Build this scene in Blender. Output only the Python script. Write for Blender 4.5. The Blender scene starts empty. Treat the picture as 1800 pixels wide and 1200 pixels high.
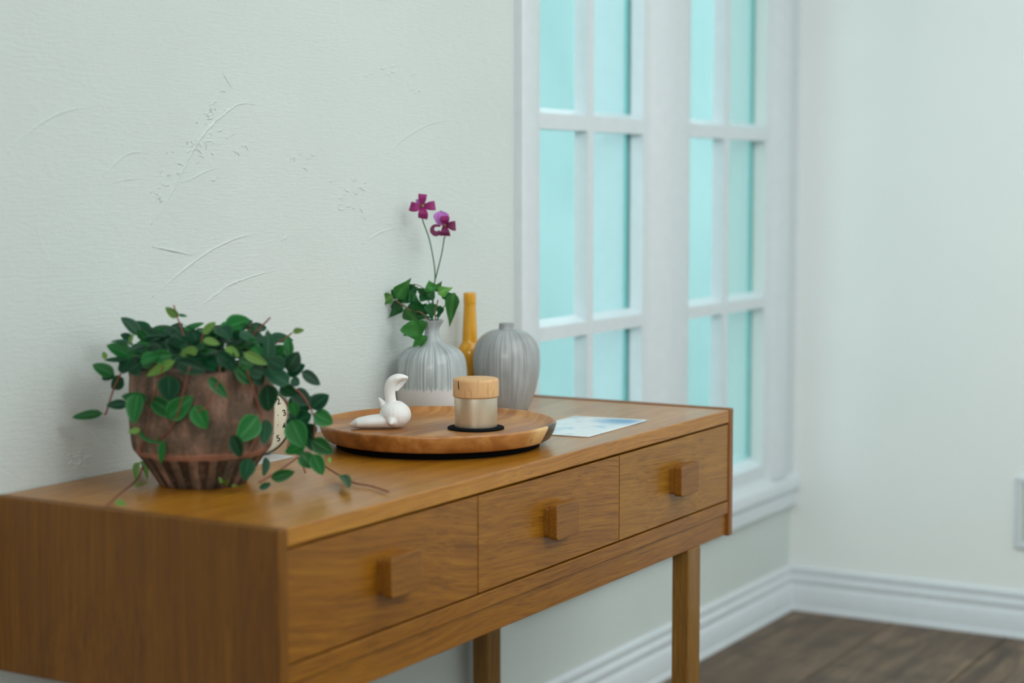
import bpy, bmesh, math, random
from mathutils import Vector, Matrix
random.seed(7)
S = bpy.context.scene
COL = S.collection
R = math.radians
# ------------------------------------------------------------------ camera
FPX = 3150.7
cd = bpy.data.cameras.new('camera'); cam = bpy.data.objects.new('camera', cd); COL.objects.link(cam)
cam.location = (-4.7482, -1.8599, 1.2)
cam.rotation_euler = (R(90 - 4.9536), 0, R(-59.6876))
cd.sensor_width = 36; cd.lens = FPX / 1800 * 36; cd.clip_start = .05; cd.clip_end = 100
cd.dof.use_dof = True; cd.dof.focus_distance = 2.98; cd.dof.aperture_fstop = 2.3
S.camera = cam
# ------------------------------------------------------------------ world, exposure, large lights
S.view_settings.view_transform = 'Standard'; S.view_settings.look = 'None'
S.view_settings.gamma = 1; S.view_settings.use_curve_mapping = False
S.view_settings.exposure = 0.0
w = bpy.data.worlds.new('sky'); S.world = w; w.use_nodes = True
wn = w.node_tree.nodes; bg = wn['Background']
bg.inputs[0].default_value = (.88, .97, 1.0, 1); bg.inputs[1].default_value = 2.15

def area(name, loc, target, sx, sy, power, color):
    l = bpy.data.lights.new(name, 'AREA'); l.shape = 'RECTANGLE'; l.size = sx; l.size_y = sy
    l.energy = power; l.color = color
    o = bpy.data.objects.new(name, l); COL.objects.link(o); o.location = loc
    o.rotation_euler = (Vector(target) - Vector(loc)).to_track_quat('-Z', 'Y').to_euler()
    return o
area('daylight_room_window', (-1.2, -4.6, 1.75), (-1.9, 0, 1.0), 2.2, 1.5, 19, (.93, 1.0, .99))
area('ceiling_fill', (-1.9, -1.9, 2.45), (-1.9, -1.9, 0), 2.4, 2.2, 33, (.95, 1.0, .985))  # added overhead fill that softens the shadows, not an actual lamp
area('right_wall_fill', (-3.15, -2.7, 2.34), (0, -.45, 1.15), 1.1, .8, 26, (.95, 1.0, .99))  # added fill aimed at the right wall and window jambs
area('left_fill', (-7.35, -2.4, 2.05), (0, -1.0, 1.5), 2.8, .75, 78, (1.0, .985, .96))  # added fill from the left, lifts the end panel, jambs and right wall

# ------------------------------------------------------------------ helpers
_c = Vector(cam.location); _yaw = R(-59.6876); _p = R(4.9536)
FW = Vector((math.sin(-_yaw) * math.cos(_p), math.cos(_yaw) * math.cos(_p), -math.sin(_p)))
RT = FW.cross(Vector((0, 0, 1))).normalized(); UP = RT.cross(FW)
FLAT = Vector((FW.x, FW.y, 0)).normalized()
H = .7732
def ray(u, v): return FW + RT * ((u - 900) / FPX) - UP * ((v - 600) / FPX)
def at(u, v, depth): return _c + ray(u, v) * depth
def onz(u, v, z):
    d = ray(u, v); return _c + d * ((z - _c.z) / d.z)
def ony(u, v, y):
    d = ray(u, v); return _c + d * ((y - _c.y) / d.y)
def mm(depth): return depth / FPX

class MB:
    def __init__(s): s.v = []; s.f = []
    def add(s, vs, fs):
        n = len(s.v); s.v += [Vector(v) for v in vs]; s.f += [tuple(i + n for i in f) for f in fs]; return s
    def box(s, a, b):
        x0, y0, z0 = a; x1, y1, z1 = b
        return s.add([(x0,y0,z0),(x1,y0,z0),(x1,y1,z0),(x0,y1,z0),(x0,y0,z1),(x1,y0,z1),(x1,y1,z1),(x0,y1,z1)],
                     [(0,3,2,1),(4,5,6,7),(0,1,5,4),(1,2,6,5),(2,3,7,6),(3,0,4,7)])
    def prism(s, pts, fn, a, b, cap=True):
        """closed 2-D outline pts swept from a to b, fn(p,q,t)->3D"""
        n = len(pts)
        vs = [fn(p, q, a) for p, q in pts] + [fn(p, q, b) for p, q in pts]
        fs = [(i, (i+1) % n, n + (i+1) % n, n + i) for i in range(n)]
        if cap: fs += [tuple(range(n))[::-1], tuple(range(n, 2*n))]
        return s.add(vs, fs)
    def lathe(s, prof, seg=64, c=(0,0,0), mod=None):
        vs = []; fs = []
        for k, (r, z) in enumerate(prof):
            for i in range(seg):
                a = 2*math.pi*i/seg
                rr = r if mod is None else mod(r, z, a)
                vs.append((c[0]+rr*math.cos(a), c[1]+rr*math.sin(a), c[2]+z))
        for k in range(len(prof)-1):
            for i in range(seg):
                j = (i+1) % seg
                fs.append((k*seg+i, k*seg+j, (k+1)*seg+j, (k+1)*seg+i))
        if prof[0][0] > 1e-5: fs.append(tuple(range(seg))[::-1])
        if prof[-1][0] > 1e-5:
            m = (len(prof)-1)*seg; fs.append(tuple(m+i for i in range(seg)))
        return s.add(vs, fs)
    def tube(s, pts, rad, seg=6):
        pts = [Vector(p) for p in pts]; n = len(pts)
        if not hasattr(rad, '__len__'): rad = [rad]*n
        vs = []; fs = []; ref = Vector((.13, .27, .95))
        for k, p in enumerate(pts):
            t = (pts[min(k+1, n-1)] - pts[max(k-1, 0)]).normalized()
            a = t.cross(ref)
            if a.length < 1e-3: a = t.cross(Vector((1, 0, 0)))
            a.normalize(); b = t.cross(a)
            for i in range(seg):
                th = 2*math.pi*i/seg
                vs.append(p + (a*math.cos(th) + b*math.sin(th))*rad[k])
        for k in range(n-1):
            for i in range(seg):
                j = (i+1) % seg; fs.append((k*seg+i, k*seg+j, (k+1)*seg+j, (k+1)*seg+i))
        fs.append(tuple(range(seg))[::-1]); fs.append(tuple((n-1)*seg+i for i in range(seg)))
        return s.add(vs, fs)
    def mesh(s, name, off=Vector((0,0,0)), smooth=False, auto=None):
        me = bpy.data.meshes.new(name)
        me.from_pydata([tuple(v - off) for v in s.v], [], s.f)
        bm = bmesh.new(); bm.from_mesh(me); bmesh.ops.recalc_face_normals(bm, faces=bm.faces)
        bm.to_mesh(me); bm.free()
        if smooth: me.polygons.foreach_set('use_smooth', [True]*len(me.polygons))
        if auto: me.set_sharp_from_angle(angle=R(auto))
        me.update(); return me

def empty(name, loc, label=None, cat=None, group=None, kind=None):
    o = bpy.data.objects.new(name, None); o.empty_display_size = .05; COL.objects.link(o); o.location = loc
    tag(o, label, cat, group, kind); return o
def tag(o, label=None, cat=None, group=None, kind=None):
    if label: o['label'] = label
    if cat: o['category'] = cat
    if group: o['group'] = group
    if kind: o['kind'] = kind
    return o
def wloc(o):
    v = Vector((0,0,0))
    while o: v = v + Vector(o.location); o = o.parent
    return v
def obj(name, mb, mat, parent=None, smooth=False, auto=None, bevel=0, seg=2, origin=None):
    base = wloc(parent) if parent else Vector((0,0,0))
    org = Vector(origin) if origin is not None else base
    me = mb.mesh(name, org, smooth, auto)
    o = bpy.data.objects.new(name, me); COL.objects.link(o); o.parent = parent; o.location = org - base
    if mat: me.materials.append(mat)
    if bevel:
        m = o.modifiers.new('bevel', 'BEVEL'); m.width = bevel; m.segments = seg; m.limit_method = 'ANGLE'; m.angle_limit = R(40)
    return o
def catmull(pts, n=6):
    P = [Vector(p) for p in pts]; P = [P[0]*2-P[1]] + P + [P[-1]*2-P[-2]]; out = []
    for i in range(1, len(P)-2):
        a, b, c, d = P[i-1:i+3]
        for k in range(n):
            t = k/n
            out.append(.5*((2*b) + (c-a)*t + (2*a-5*b+4*c-d)*t*t + (3*b-a-3*c+d)*t**3))
    out.append(P[-2]); return out
def prof(pts, n=5):
    return [(max(p.x, 0), p.y) for p in catmull([(a, b, 0) for a, b in pts], n)]

# ------------------------------------------------------------------ materials
def lin(c):
    return tuple(((x/255)/12.92 if x/255 <= .04045 else ((x/255+.055)/1.055)**2.4) for x in c) + (1,)
class NT:
    def __init__(s, name, rough=.5, coat=0, spec=.5, metal=0):
        s.m = bpy.data.materials.new(name); s.m.use_nodes = True; s.t = s.m.node_tree
        s.b = s.t.nodes['Principled BSDF']
        s.b.inputs['Roughness'].default_value = rough; s.b.inputs['Coat Weight'].default_value = coat
        s.b.inputs['Specular IOR Level'].default_value = spec; s.b.inputs['Metallic'].default_value = metal
    def n(s, ty, **k):
        x = s.t.nodes.new(ty)
        for a, b in k.items(): setattr(x, a, b)
        return x
    def l(s, a, b): s.t.links.new(a, b)
    def coord(s, scale=(1,1,1), rot=(0,0,0), loc=(0,0,0), kind='Object'):
        c = s.n('ShaderNodeTexCoord'); m = s.n('ShaderNodeMapping')
        m.inputs['Scale'].default_value = scale; m.inputs['Rotation'].default_value = rot; m.inputs['Location'].default_value = loc
        s.l(c.outputs[kind], m.inputs[0]); return m.outputs[0]
    def noise(s, vec, scale=1, detail=4, rough=.55, dist=0):
        x = s.n('ShaderNodeTexNoise'); s.l(vec, x.inputs['Vector'])
        x.inputs['Scale'].default_value = scale; x.inputs['Detail'].default_value = detail
        x.inputs['Roughness'].default_value = rough; x.inputs['Distortion'].default_value = dist; return x.outputs['Fac']
    def ramp(s, fac, stops):
        r = s.n('ShaderNodeValToRGB'); s.l(fac, r.inputs[0]); e = r.color_ramp.elements
        while len(e) < len(stops): e.new(.5)
        for q, (p, c) in zip(e, stops): q.position = p; q.color = c if len(c) == 4 else lin(c)
        return r.outputs[0]
    def math(s, op, a, b=None, c=None):
        m = s.n('ShaderNodeMath', operation=op)
        for i, x in enumerate((a, b, c)):
            if x is None: continue
            if hasattr(x, 'links'): s.l(x, m.inputs[i])
            else: m.inputs[i].default_value = x
        return m.outputs[0]
    def mix(s, fac, a, b, blend='MIX'):
        m = s.n('ShaderNodeMix', data_type='RGBA', blend_type=blend)
        for i, x in ((0, fac), (6, a), (7, b)):
            if hasattr(x, 'links'): s.l(x, m.inputs[i])
            else: m.inputs[i].default_value = x if i == 0 else (x if len(x) == 4 else lin(x))
        return m.outputs[2]
    def bump(s, h, strength=.3, dist=.001, normal=None):
        b = s.n('ShaderNodeBump'); b.inputs['Strength'].default_value = strength; b.inputs['Distance'].default_value = dist
        s.l(h, b.inputs['Height'])
        if normal: s.l(normal, b.inputs['Normal'])
        s.l(b.outputs[0], s.b.inputs['Normal']); return b.outputs[0]
    def color(s, c):
        if hasattr(c, 'links'): s.l(c, s.b.inputs['Base Color'])
        else: s.b.inputs['Base Color'].default_value = c if len(c) == 4 else lin(c)
        return s
def plain(name, c, rough=.5, **k):
    t = NT(name, rough, **k)
    v = t.coord((1,1,1)); f = t.noise(v, 35, 3)
    col = lin(c)
    t.color(t.mix(f, tuple(x*.94 for x in col[:3])+(1,), tuple(min(1, x*1.05) for x in col[:3])+(1,)))
    return t.m

def oak(name, axis, dark, mid, light, tilt=0, rough=.38, coat=.25, band=1.0, seed=0.0):
    """oak veneer: long fibres along the given axis, drifting figure and fine pores"""
    t = NT(name, rough, coat*.6, spec=.35); t.b.inputs['Coat Roughness'].default_value = .22
    long_, cross = 1.1, 44.0
    sc = {'x': (long_, cross, cross), 'z': (cross, cross, long_), 'y': (cross, long_, cross)}[axis]
    rot = (0, tilt, 0)
    v0 = t.coord((1,1,1), rot, (seed, seed*.7, seed*1.3))
    # slow warp that bends the fibres
    wn_ = t.n('ShaderNodeTexNoise'); t.l(v0, wn_.inputs['Vector']); wn_.inputs['Scale'].default_value = 2.6; wn_.inputs['Detail'].default_value = 1.5
    vm = t.n('ShaderNodeVectorMath', operation='MULTIPLY_ADD'); t.l(wn_.outputs['Color'], vm.inputs[0])
    vm.inputs[1].default_value = (.045, .045, .045); t.l(v0, vm.inputs[2])
    m = t.n('ShaderNodeMapping'); m.inputs['Scale'].default_value = sc; t.l(vm.outputs[0], m.inputs[0])
    broad = t.noise(m.outputs[0], .9, 3, .5)
    m2 = t.n('ShaderNodeMapping'); m2.inputs['Scale'].default_value = tuple(q*4.2 if q > 2 else q*3.0 for q in sc); t.l(vm.outputs[0], m2.inputs[0])
    fine = t.noise(m2.outputs[0], 1.4, 5, .62)
    m3 = t.n('ShaderNodeMapping'); m3.inputs['Scale'].default_value = tuple(q*11 if q > 2 else q*14 for q in sc); t.l(vm.outputs[0], m3.inputs[0])
    pore = t.noise(m3.outputs[0], 1.0, 2, .5)
    f = t.math('MULTIPLY_ADD', t.math('SUBTRACT', broad, .5), .34*band, t.math('MULTIPLY_ADD', t.math('SUBTRACT', fine, .5), .70, .5))
    c = t.ramp(f, [(.30, dark), (.50, mid), (.70, light)])
    pm = t.ramp(pore, [(.34, (255,255,255)), (.44, (0,0,0))])
    pm2 = t.n('ShaderNodeRGBToBW'); t.l(pm, pm2.inputs[0])
    c = t.mix(t.math('MULTIPLY', pm2.outputs[0], .38), c, tuple(q*.45 for q in lin(dark)[:3])+(1,))
    t.color(c)
    t.bump(t.math('ADD', fine, t.math('MULTIPLY', pm2.outputs[0], -.6)), .35, .0006)
    return t.m
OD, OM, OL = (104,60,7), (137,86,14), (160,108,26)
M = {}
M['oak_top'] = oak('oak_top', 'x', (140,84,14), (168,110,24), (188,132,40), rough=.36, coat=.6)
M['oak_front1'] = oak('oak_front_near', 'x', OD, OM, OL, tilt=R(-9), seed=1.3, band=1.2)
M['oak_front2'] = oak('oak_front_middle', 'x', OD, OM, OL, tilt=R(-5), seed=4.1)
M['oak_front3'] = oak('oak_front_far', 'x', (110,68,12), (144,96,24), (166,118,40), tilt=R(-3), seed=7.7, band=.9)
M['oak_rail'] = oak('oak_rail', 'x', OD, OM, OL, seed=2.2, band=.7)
M['oak_side_shaded'] = oak('oak_side_shaded', 'z', (90,52,4), (114,70,7), (134,86,12), seed=3.3, band=.8, rough=.5, coat=.08)  # darker oak: the shade on the left end is put into the colour
M['oak_edge'] = oak('oak_edge', 'z', (98,54,14), (128,76,26), (146,92,34), seed=5.0, band=.5)
M['oak_leg'] = oak('oak_leg', 'z', (104,68,20), (130,90,30), (150,108,44), seed=6.0, band=.6)
M['oak_handle'] = oak('oak_handle', 'x', (104,62,11), (130,82,19), (148,98,28), seed=8.0, band=.5, rough=.42)

t = NT('plaster_wall', .85, spec=.2)
v = t.coord((1,1,1)); vs_ = t.coord((6, 6, 46))
fine = t.noise(vs_, 5.5, 4, .6); gr = t.noise(v, 260, 2, .5); wav = t.noise(v, 3.2, 3, .5)
pk = t.noise(v, 24, 3, .5, 1.2)
t.color(t.mix(wav, (202,211,209), (212,220,219)))
hgt = t.math('ADD', t.math('MULTIPLY', fine, .8), t.math('ADD', t.math('MULTIPLY', gr, .35), t.math('MULTIPLY', pk, .6)))
t.bump(hgt, .6, .0022)
M['wall'] = t.m
t = NT('plain_wall', .85, spec=.2); v = t.coord((1,1,1)); g1 = t.noise(v, 4, 3)
t.color(t.mix(g1, (232,239,238), (238,243,242))); t.bump(t.noise(v, 60, 4, .6), .25, .0012); M['wall2'] = t.m
M['paint'] = plain('white_paint', (214,222,227), .38)
M['ceiling'] = plain('ceiling_paint', (232,234,232), .9)
t = NT('dark_floor_wood', .52, spec=.35)
oi = t.n('ShaderNodeObjectInfo'); v = t.coord((1,1,1))
ad = t.n('ShaderNodeVectorMath', operation='MULTIPLY_ADD'); t.l(v, ad.inputs[0]); ad.inputs[1].default_value = (1.6, 14, 14)
cx = t.n('ShaderNodeCombineXYZ'); t.l(t.math('MULTIPLY', oi.outputs['Random'], 31), cx.inputs[0]); t.l(cx.outputs[0], ad.inputs[2])
g = t.noise(ad.outputs[0], 1.6, 5, .6, .6); ad2 = t.n('ShaderNodeVectorMath', operation='ADD'); t.l(v, ad2.inputs[0]); t.l(cx.outputs[0], ad2.inputs[1])
bl = t.noise(ad2.outputs[0], 8.0, 3, .5)
c = t.ramp(g, [(.3, (60,47,37)), (.52, (98,79,61)), (.72, (134,113,88))])
c = t.mix(t.ramp(bl, [(.36, (190,190,190)), (.5, (0,0,0))]), c, (46,37,33))
c = t.mix(t.math('MULTIPLY', oi.outputs['Random'], .3), c, (120,100,80))
t.color(c); t.bump(g, .2, .001); M['floor'] = t.m
M['joint'] = plain('dark_joint', (32,26,22), .9)
# glass, exterior
t = NT('window_glass', .02)
tr = t.n('ShaderNodeBsdfTransparent'); tr.inputs[0].default_value = (.86, .975, .97, 1)
gl = t.n('ShaderNodeBsdfGlossy'); gl.inputs['Roughness'].default_value = .02
fr = t.n('ShaderNodeLayerWeight'); fr.inputs[0].default_value = .5
mx = t.n('ShaderNodeMixShader'); t.l(t.math('MULTIPLY_ADD', t.math('POWER', fr.outputs['Facing'], 5), .5, .03), mx.inputs[0]); t.l(tr.outputs[0], mx.inputs[1]); t.l(gl.outputs[0], mx.inputs[2])
t.l(mx.outputs[0], t.t.nodes['Material Output'].inputs[0]); M['glass'] = t.m
t = NT('teal_render', .8); v = t.coord((1,1,1)); g1 = t.noise(v, 1.4, 2)
t.color(t.mix(g1, (132,160,160), (166,187,187))); M['outside'] = t.m
M['ground_out'] = plain('pale_paving', (200,205,200), .8)
M['teal_seal'] = plain('teal_glazing_seal', (130,190,190), .5)
M['black_felt'] = plain('black_felt', (7,13,17), .95, spec=.1)
M['shaded_foot'] = plain('shaded_foot', (5,4,4), .9, spec=.1)  # foot ring, with the shadow under the tray put into its black

# ------------------------------------------------------------------ room shell
X0, Y0, ZC = -7.5, -4.8, 2.5
def struct(name, mb, mat, **k):
    o = obj(name, mb, mat, **k); o['kind'] = 'structure'; return o
WX0, WX1, WZ0, WZ1 = -1.455, -.211, .44, 2.215          # glazed opening
wl = MB()
wl.box((X0, 0, 0), (WX0, .14, ZC)); wl.box((WX1, 0, 0), (0, .14, ZC))
wl.box((WX0, 0, 0), (WX1, .14, WZ0)); wl.box((WX0, 0, WZ1), (WX1, .14, ZC))
wall_l = struct('wall_left', wl, M['wall'])
struct('wall_right', MB().box((0, Y0, 0), (.14, .14, ZC)), M['wall2'])
struct('wall_back', MB().box((X0-.14, Y0, 0), (X0, .14, ZC)), M['wall2'])
struct('wall_front', MB().box((X0-.14, Y0-.14, 0), (.14, Y0, ZC)), M['wall2'])
struct('ceiling', MB().box((X0-.14, Y0-.14, ZC), (.14, .14, ZC+.1)), M['ceiling'])
fl = struct('floor', MB().box((X0-.14, Y0-.14, -.12), (.14, .14, -.014)), M['joint'])
y = 0.0; row = 0
PW = .312
while y > Y0 + .01:
    y1 = max(y - PW, Y0); x = 0.0 + (.0 if row == 0 else -random.uniform(0, .01)); first = True
    x = 0.0
    while x > X0 + .01:
        L = random.uniform(1.3, 2.2) if not first else [1.9, 1.25, 2.1, 1.6, 1.0][row % 5]
        first = False
        x1 = max(x - L, X0)
        obj('plank', MB().box((x1+.0015, y1+.0022, -.014), (x-.0015, y-.0022, 0)), M['floor'], fl, bevel=.0018, seg=1, origin=((x+x1)/2, (y+y1)/2, -.007))
        x = x1
    y = y1; row += 1
# baseboards (moulded profile: d = distance from wall, z = height)
BB = [(0,0),(.021,0),(.021,.004),(.018,.012),(.015,.013),(.015,.062),(.0125,.067),(.0095,.071),(.0085,.076),(.0115,.082),(.012,.090),
      (.0095,.096),(.0065,.099),(.0055,.103),(.008,.108),(.0085,.116),(.0065,.122),(.003,.125),(0,.126)]
b = MB(); b.prism(BB, lambda d, z, tt: (tt, -d, z), X0, -0.0); struct('baseboard_left', b, M['paint'], smooth=True, auto=50)
b = MB(); b.prism(BB, lambda d, z, tt: (-d, tt, z), Y0, -0.0); struct('baseboard_right', b, M['paint'], smooth=True, auto=50)

# raised trowel ridges in the plaster
rid = MB()
def wpt(a, b_): return ony(a/2.25, b_/2.25 + 100, 0)
def ridge(pts, r=.0011, jit=0, n=6):
    q = catmull([wpt(*p) for p in pts], n)
    k = len(q); rr = []
    for i, p in enumerate(q):
        if jit: p.x += random.gauss(0, jit); p.z += random.gauss(0, jit)
        p.y = .0003 + r*.25
        rr.append(r*(.35+.65*math.sin(math.pi*min(1, max(.02, i/(k-1)))))*random.uniform(.8, 1.15))
    rid.tube(q, [x_*1.6 for x_ in rr], 6)
ridge([(595,665),(650,590),(690,510),(720,450),(760,370),(800,310),(850,255),(900,215),(950,185),(1010,190)], .0021, .0006)
ridge([(30,385),(100,310),(200,240),(300,205),(400,200)], .0013)
ridge([(405,475),(450,425),(515,380),(600,380)], .0012)
ridge([(440,500),(500,485),(570,480)], .0010)
ridge([(600,750),(680,765),(765,786)], .0016)
ridge([(600,952),(680,880),(760,815),(850,755),(950,712),(1010,705)], .0016)
ridge([(700,500),(760,480),(820,450),(880,435)], .0011)
ridge([(770,1002),(840,950),(900,905),(950,885),(1020,860),(1090,848)], .0014, .0005)
ridge([(1092,850),(1065,940),(1040,1030)], .0010)
ridge([(1430,742),(1500,695),(1580,672)], .0012)
ridge([(1530,385),(1600,320),(1700,265),(1790,250)], .0013)
ridge([(880,60),(900,95),(920,125)], .0013)
ridge([(1110,1190-460),(1145,700)], .0012)
rs = random.Random(3)
for i in range(46):
    tpar = rs.random(); cx_ = 590 + tpar*280 + rs.gauss(0, 26); cy_ = 560 - tpar*390 + rs.gauss(0, 34)
    if i % 2:
        q = [(cx_, cy_)]
        a = rs.uniform(-.9, .6)
        for _ in range(3): a += rs.uniform(-1.1, 1.1); q.append((q[-1][0]+14*math.cos(a), q[-1][1]+14*math.sin(a)))
        ridge(q, rs.uniform(.0010, .0018), .0003, 4)
    else:
        ridge([(cx_, cy_), (cx_+rs.uniform(3, 7), cy_+rs.uniform(-5, 5))], rs.uniform(.0014, .0024), 0, 2)
for (cx_, cy_, sx_, sy_, n_) in ((1400,555,45,50,16),(1540,90,60,40,10),(870,390,60,50,10),(300,1560,22,60,16),(1190,400,25,15,5)):
    for i in range(n_):
        ax_, ay_ = cx_+rs.gauss(0, sx_), cy_+rs.gauss(0, sy_)
        ridge([(ax_, ay_), (ax_+rs.uniform(5, 20), ay_+rs.uniform(-14, 14)), (ax_+rs.uniform(10, 30), ay_+rs.uniform(-20, 20))], rs.uniform(.0009, .0016), .0002, 3)
rg = obj('plaster_ridge', rid, M['wall'], wall_l, smooth=True); rg['kind'] = 'stuff'

# ------------------------------------------------------------------ windows
MID0, MID1 = -.959, -.7065
ZB = [(.44, .8713), (.9004, 1.3204), (1.3535, 1.772), (1.802, 2.215)]
def window(name, x0, xm0, xm1, x1):
    w_ = empty(name, (x0, 0, .44), kind='structure')
    # sloping ledges and bars, straight jambs
    D0, D1 = .0, .034
    def hbar(z0, z1, nm):
        # top face rises away from the room, underside level
        m = MB(); m.prism([(D0, z0), (D1, z0), (D1, z1+.013), (D0, z1)], lambda d, z, tt: (tt, d, z), x0, x1)
        obj(nm, m, M['paint'], w_)
    for k in range(3): hbar(ZB[k][1], ZB[k+1][0], 'glazing_bar')
    obj('glazing_bar', MB().box((xm0, D0+.0004, .44), (xm1, D1, 2.215)), M['paint'], w_)
    m = MB(); m.prism([(D0, .41), (.075, .41), (.075, .462), (D1, .455), (D0, .44)], lambda d, z, tt: (tt, d, z), x0, x1)
    obj('window_sill', m, M['paint'], w_)
    for (a, b_) in ((x0, xm0), (xm1, x1)):
        for (z0, z1) in ZB:
            obj('pane', MB().box((a, D1, z0), (b_, D1+.004, z1)), M['glass'], w_)
    obj('glazing_seal', MB().box((x1-.010, D1+.0045, .462), (x1-.0005, D1+.012, 2.21)), M['teal_seal'], w_)
    return w_
window('window_1', WX0, -1.2345, -1.2075, MID0)
window('window_2', MID1, -.4865, -.4573, WX1)
# mullion between the two windows
m = MB(); m.prism([(MID0,.139),(MID0,0),(-.930,0),(-.922,-.004),(-.893,-.026),(-.870,-.029),(-.770,-.029),(-.752,-.024),(-.733,-.004),(-.726,0),(MID1,0),(MID1,.139)],
                  lambda x_, y_, tt: (x_, y_, tt), .44, 2.215)
struct('trim_1', m, M['paint'], smooth=True, auto=35)
# casing round the windows: left, right, bottom, top boards with a moulded outline
m = MB(); m.prism([(-1.557,0),(-1.557,-.018),(-1.553,-.021),(-1.492,-.021),(-1.482,-.017),(-1.476,-.003),(WX0,-.001),(WX0,.001),(WX0,0)],
                  lambda x_, y_, tt: (x_, y_, tt), .305, 2.35)
struct('trim_2', m, M['paint'], smooth=True, auto=35)
m = MB(); m.prism([(WX1,0),(WX1,-.001),(-.190,-.003),(-.176,-.012),(-.160,-.022),(-.100,-.026),(-.075,-.020),(-.060,-.012),(-.0,-.012),(-.0,0)],
                  lambda x_, y_, tt: (x_, y_, tt), .395, 2.35)
struct('trim_3', m, M['paint'], smooth=True, auto=35)
m = MB(); m.prism([(0,.44),(.002,.44),(.002,.402),(.010,.396),(.026,.384),(.030,.378),(.030,.352),(.025,.346),(.016,.342),(.016,.335),(.021,.330),(.021,.304),(.017,.300),(0,.300)],
                  lambda d, z, tt: (tt, -d, z), -1.5565, 0)
struct('trim_4', m, M['paint'], smooth=True, auto=35)
m = MB().box((-1.557, -.021, 2.215), (0, 0, 2.35)); struct('trim_5', m, M['paint'])
# outside: neighbour's pale teal wall and paving
tag(struct('wall_outside', MB().box((-4, 2.6, -.6), (9, 2.75, 2.55)), M['outside']))
struct('ground_outside', MB().box((-6, .15, -.75), (9, 2.6, -.6)), M['ground_out'])

# low access panel on the right wall
pn = empty('wall_panel', (0, -.72, .335), 'small white framed cover plate low on the right-hand wall at the photo edge', 'cover plate')
m = MB()
ya, yb, za, zb, fw_ = -.80, -.640, .240, .432, .016
for a, b_ in (((-.010, ya, za), (0, yb, za+fw_)), ((-.010, ya, zb-fw_), (0, yb, zb)), ((-.010, ya, za+fw_), (0, ya+fw_, zb-fw_)), ((-.010, yb-fw_, za+fw_), (0, yb, zb-fw_))): m.box(a, b_)
obj('frame', m, M['paint'], pn, bevel=.003)
obj('panel', MB().box((-.004, ya+fw_, za+fw_), (0, yb-fw_, zb-fw_)), plain('grey_panel', (188,200,190), .5), pn)

# ------------------------------------------------------------------ console
XL, XR, YF, YB = -2.9962, -1.5764, -.4984, -.0035
Z1, Z2, Z3, Z4, ZP = .7482, .5974, .5724, .5304, .5281
TT = .0188
con = empty('console_table', ((XL+XR)/2, (YF+YB)/2, 0), 'long oak console table with three square-handled drawers, standing against the textured wall', 'console table')
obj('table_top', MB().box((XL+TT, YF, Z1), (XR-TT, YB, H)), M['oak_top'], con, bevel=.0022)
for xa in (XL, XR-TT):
    obj('side_panel', MB().box((xa, YF-.0015, ZP), (xa+TT, YB, H+(.0008 if xa == XL else .0022))), M['oak_side_shaded'] if xa == XL else M['oak_edge'], con, bevel=.003, seg=3)
obj('back_panel', MB().box((XL+TT, YB-.008, Z4), (XR-TT, YB, Z1)), M['oak_rail'], con)
obj('drawer_rail', MB().box((XL+TT, YF+.0005, Z3), (XR-TT, YF+.03, Z2-.0016)), M['oak_rail'], con, bevel=.0014)
obj('bottom_board', MB().box((XL+TT, YF+.03, Z2-.014), (XR-TT, YB-.008, Z2-.004)), M['oak_rail'], con)
obj('apron', MB().box((XL+TT, YF+.0048, Z4), (XR-TT, YF+.024, Z3-.0002)), M['oak_rail'], con, bevel=.001)
wd = (XR-XL-2*TT)/3
for k in range(3):
    xa = XL+TT+k*wd
    g_ = .0013
    dr = obj('drawer', MB().box((xa+g_, YF+.0012, Z2+.0012), (xa+wd-g_, YF+.019, Z1-.0032)).box((xa+.02, YF+.019, Z2+.006), (xa+wd-.02, YB-.05, Z1-.03)),
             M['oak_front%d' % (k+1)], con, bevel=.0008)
    hx = xa + wd/2 + .004; hz = (Z1+Z2)/2 + .001
    hh = MB()
    def rsq(w2, h2, y0, y1, r=.006, dx=0):
        o = []
        for cx_, cz_, a0 in ((w2-r, h2-r, 0), (-w2+r, h2-r, 90), (-w2+r, -h2+r, 180), (w2-r, -h2+r, 270)):
            for q in range(4): a = R(a0+q*30); o.append((cx_+r*math.cos(a), cz_+r*math.sin(a)))
        hh.prism(o, lambda p, q_, tt: (hx+dx+p, tt, hz+q_), y0, y1)
    rsq(.034, .0245, YF-.010, YF+.004, .005, -.003); rsq(.038, .0280, YF-.0235, YF-.009, .006)
    obj('handle', hh, M['oak_handle'], dr, bevel=.0012)
for xa in (-1.767, XL+XR+1.767-.054):
    for ya in (-.4950, -.060):
        obj('leg', MB().box((xa, ya, 0), (xa+.054, ya+.034, Z4 if ya < -.3 else Z2-.014)), M['oak_leg'], con, bevel=.0025)

# ------------------------------------------------------------------ tray
_a, _b = onz(770, 768, H+.0405), onz(770, 713, H+.0405); TC = (_a+_b)/2; TC.z = H
tr_o = empty('serving_tray', TC, 'round shallow wooden tray with a dark knot in its rim, on the console', 'tray')
t = NT('acacia', .36, .15)
v = t.coord((3, 30, 30), (0, 0, R(28))); v1 = t.coord((1,1,1))
f1 = t.noise(v, 1.2, 5, .6, .8); f2 = t.noise(t.coord((1.2, 7, 7), (0,0,R(28))), 2, 2)
c = t.ramp(t.math('MULTIPLY_ADD', f1, .6, t.math('MULTIPLY', f2, .42)), [(.34, (118,70,28)), (.50, (162,104,48)), (.66, (196,142,78))])
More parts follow.
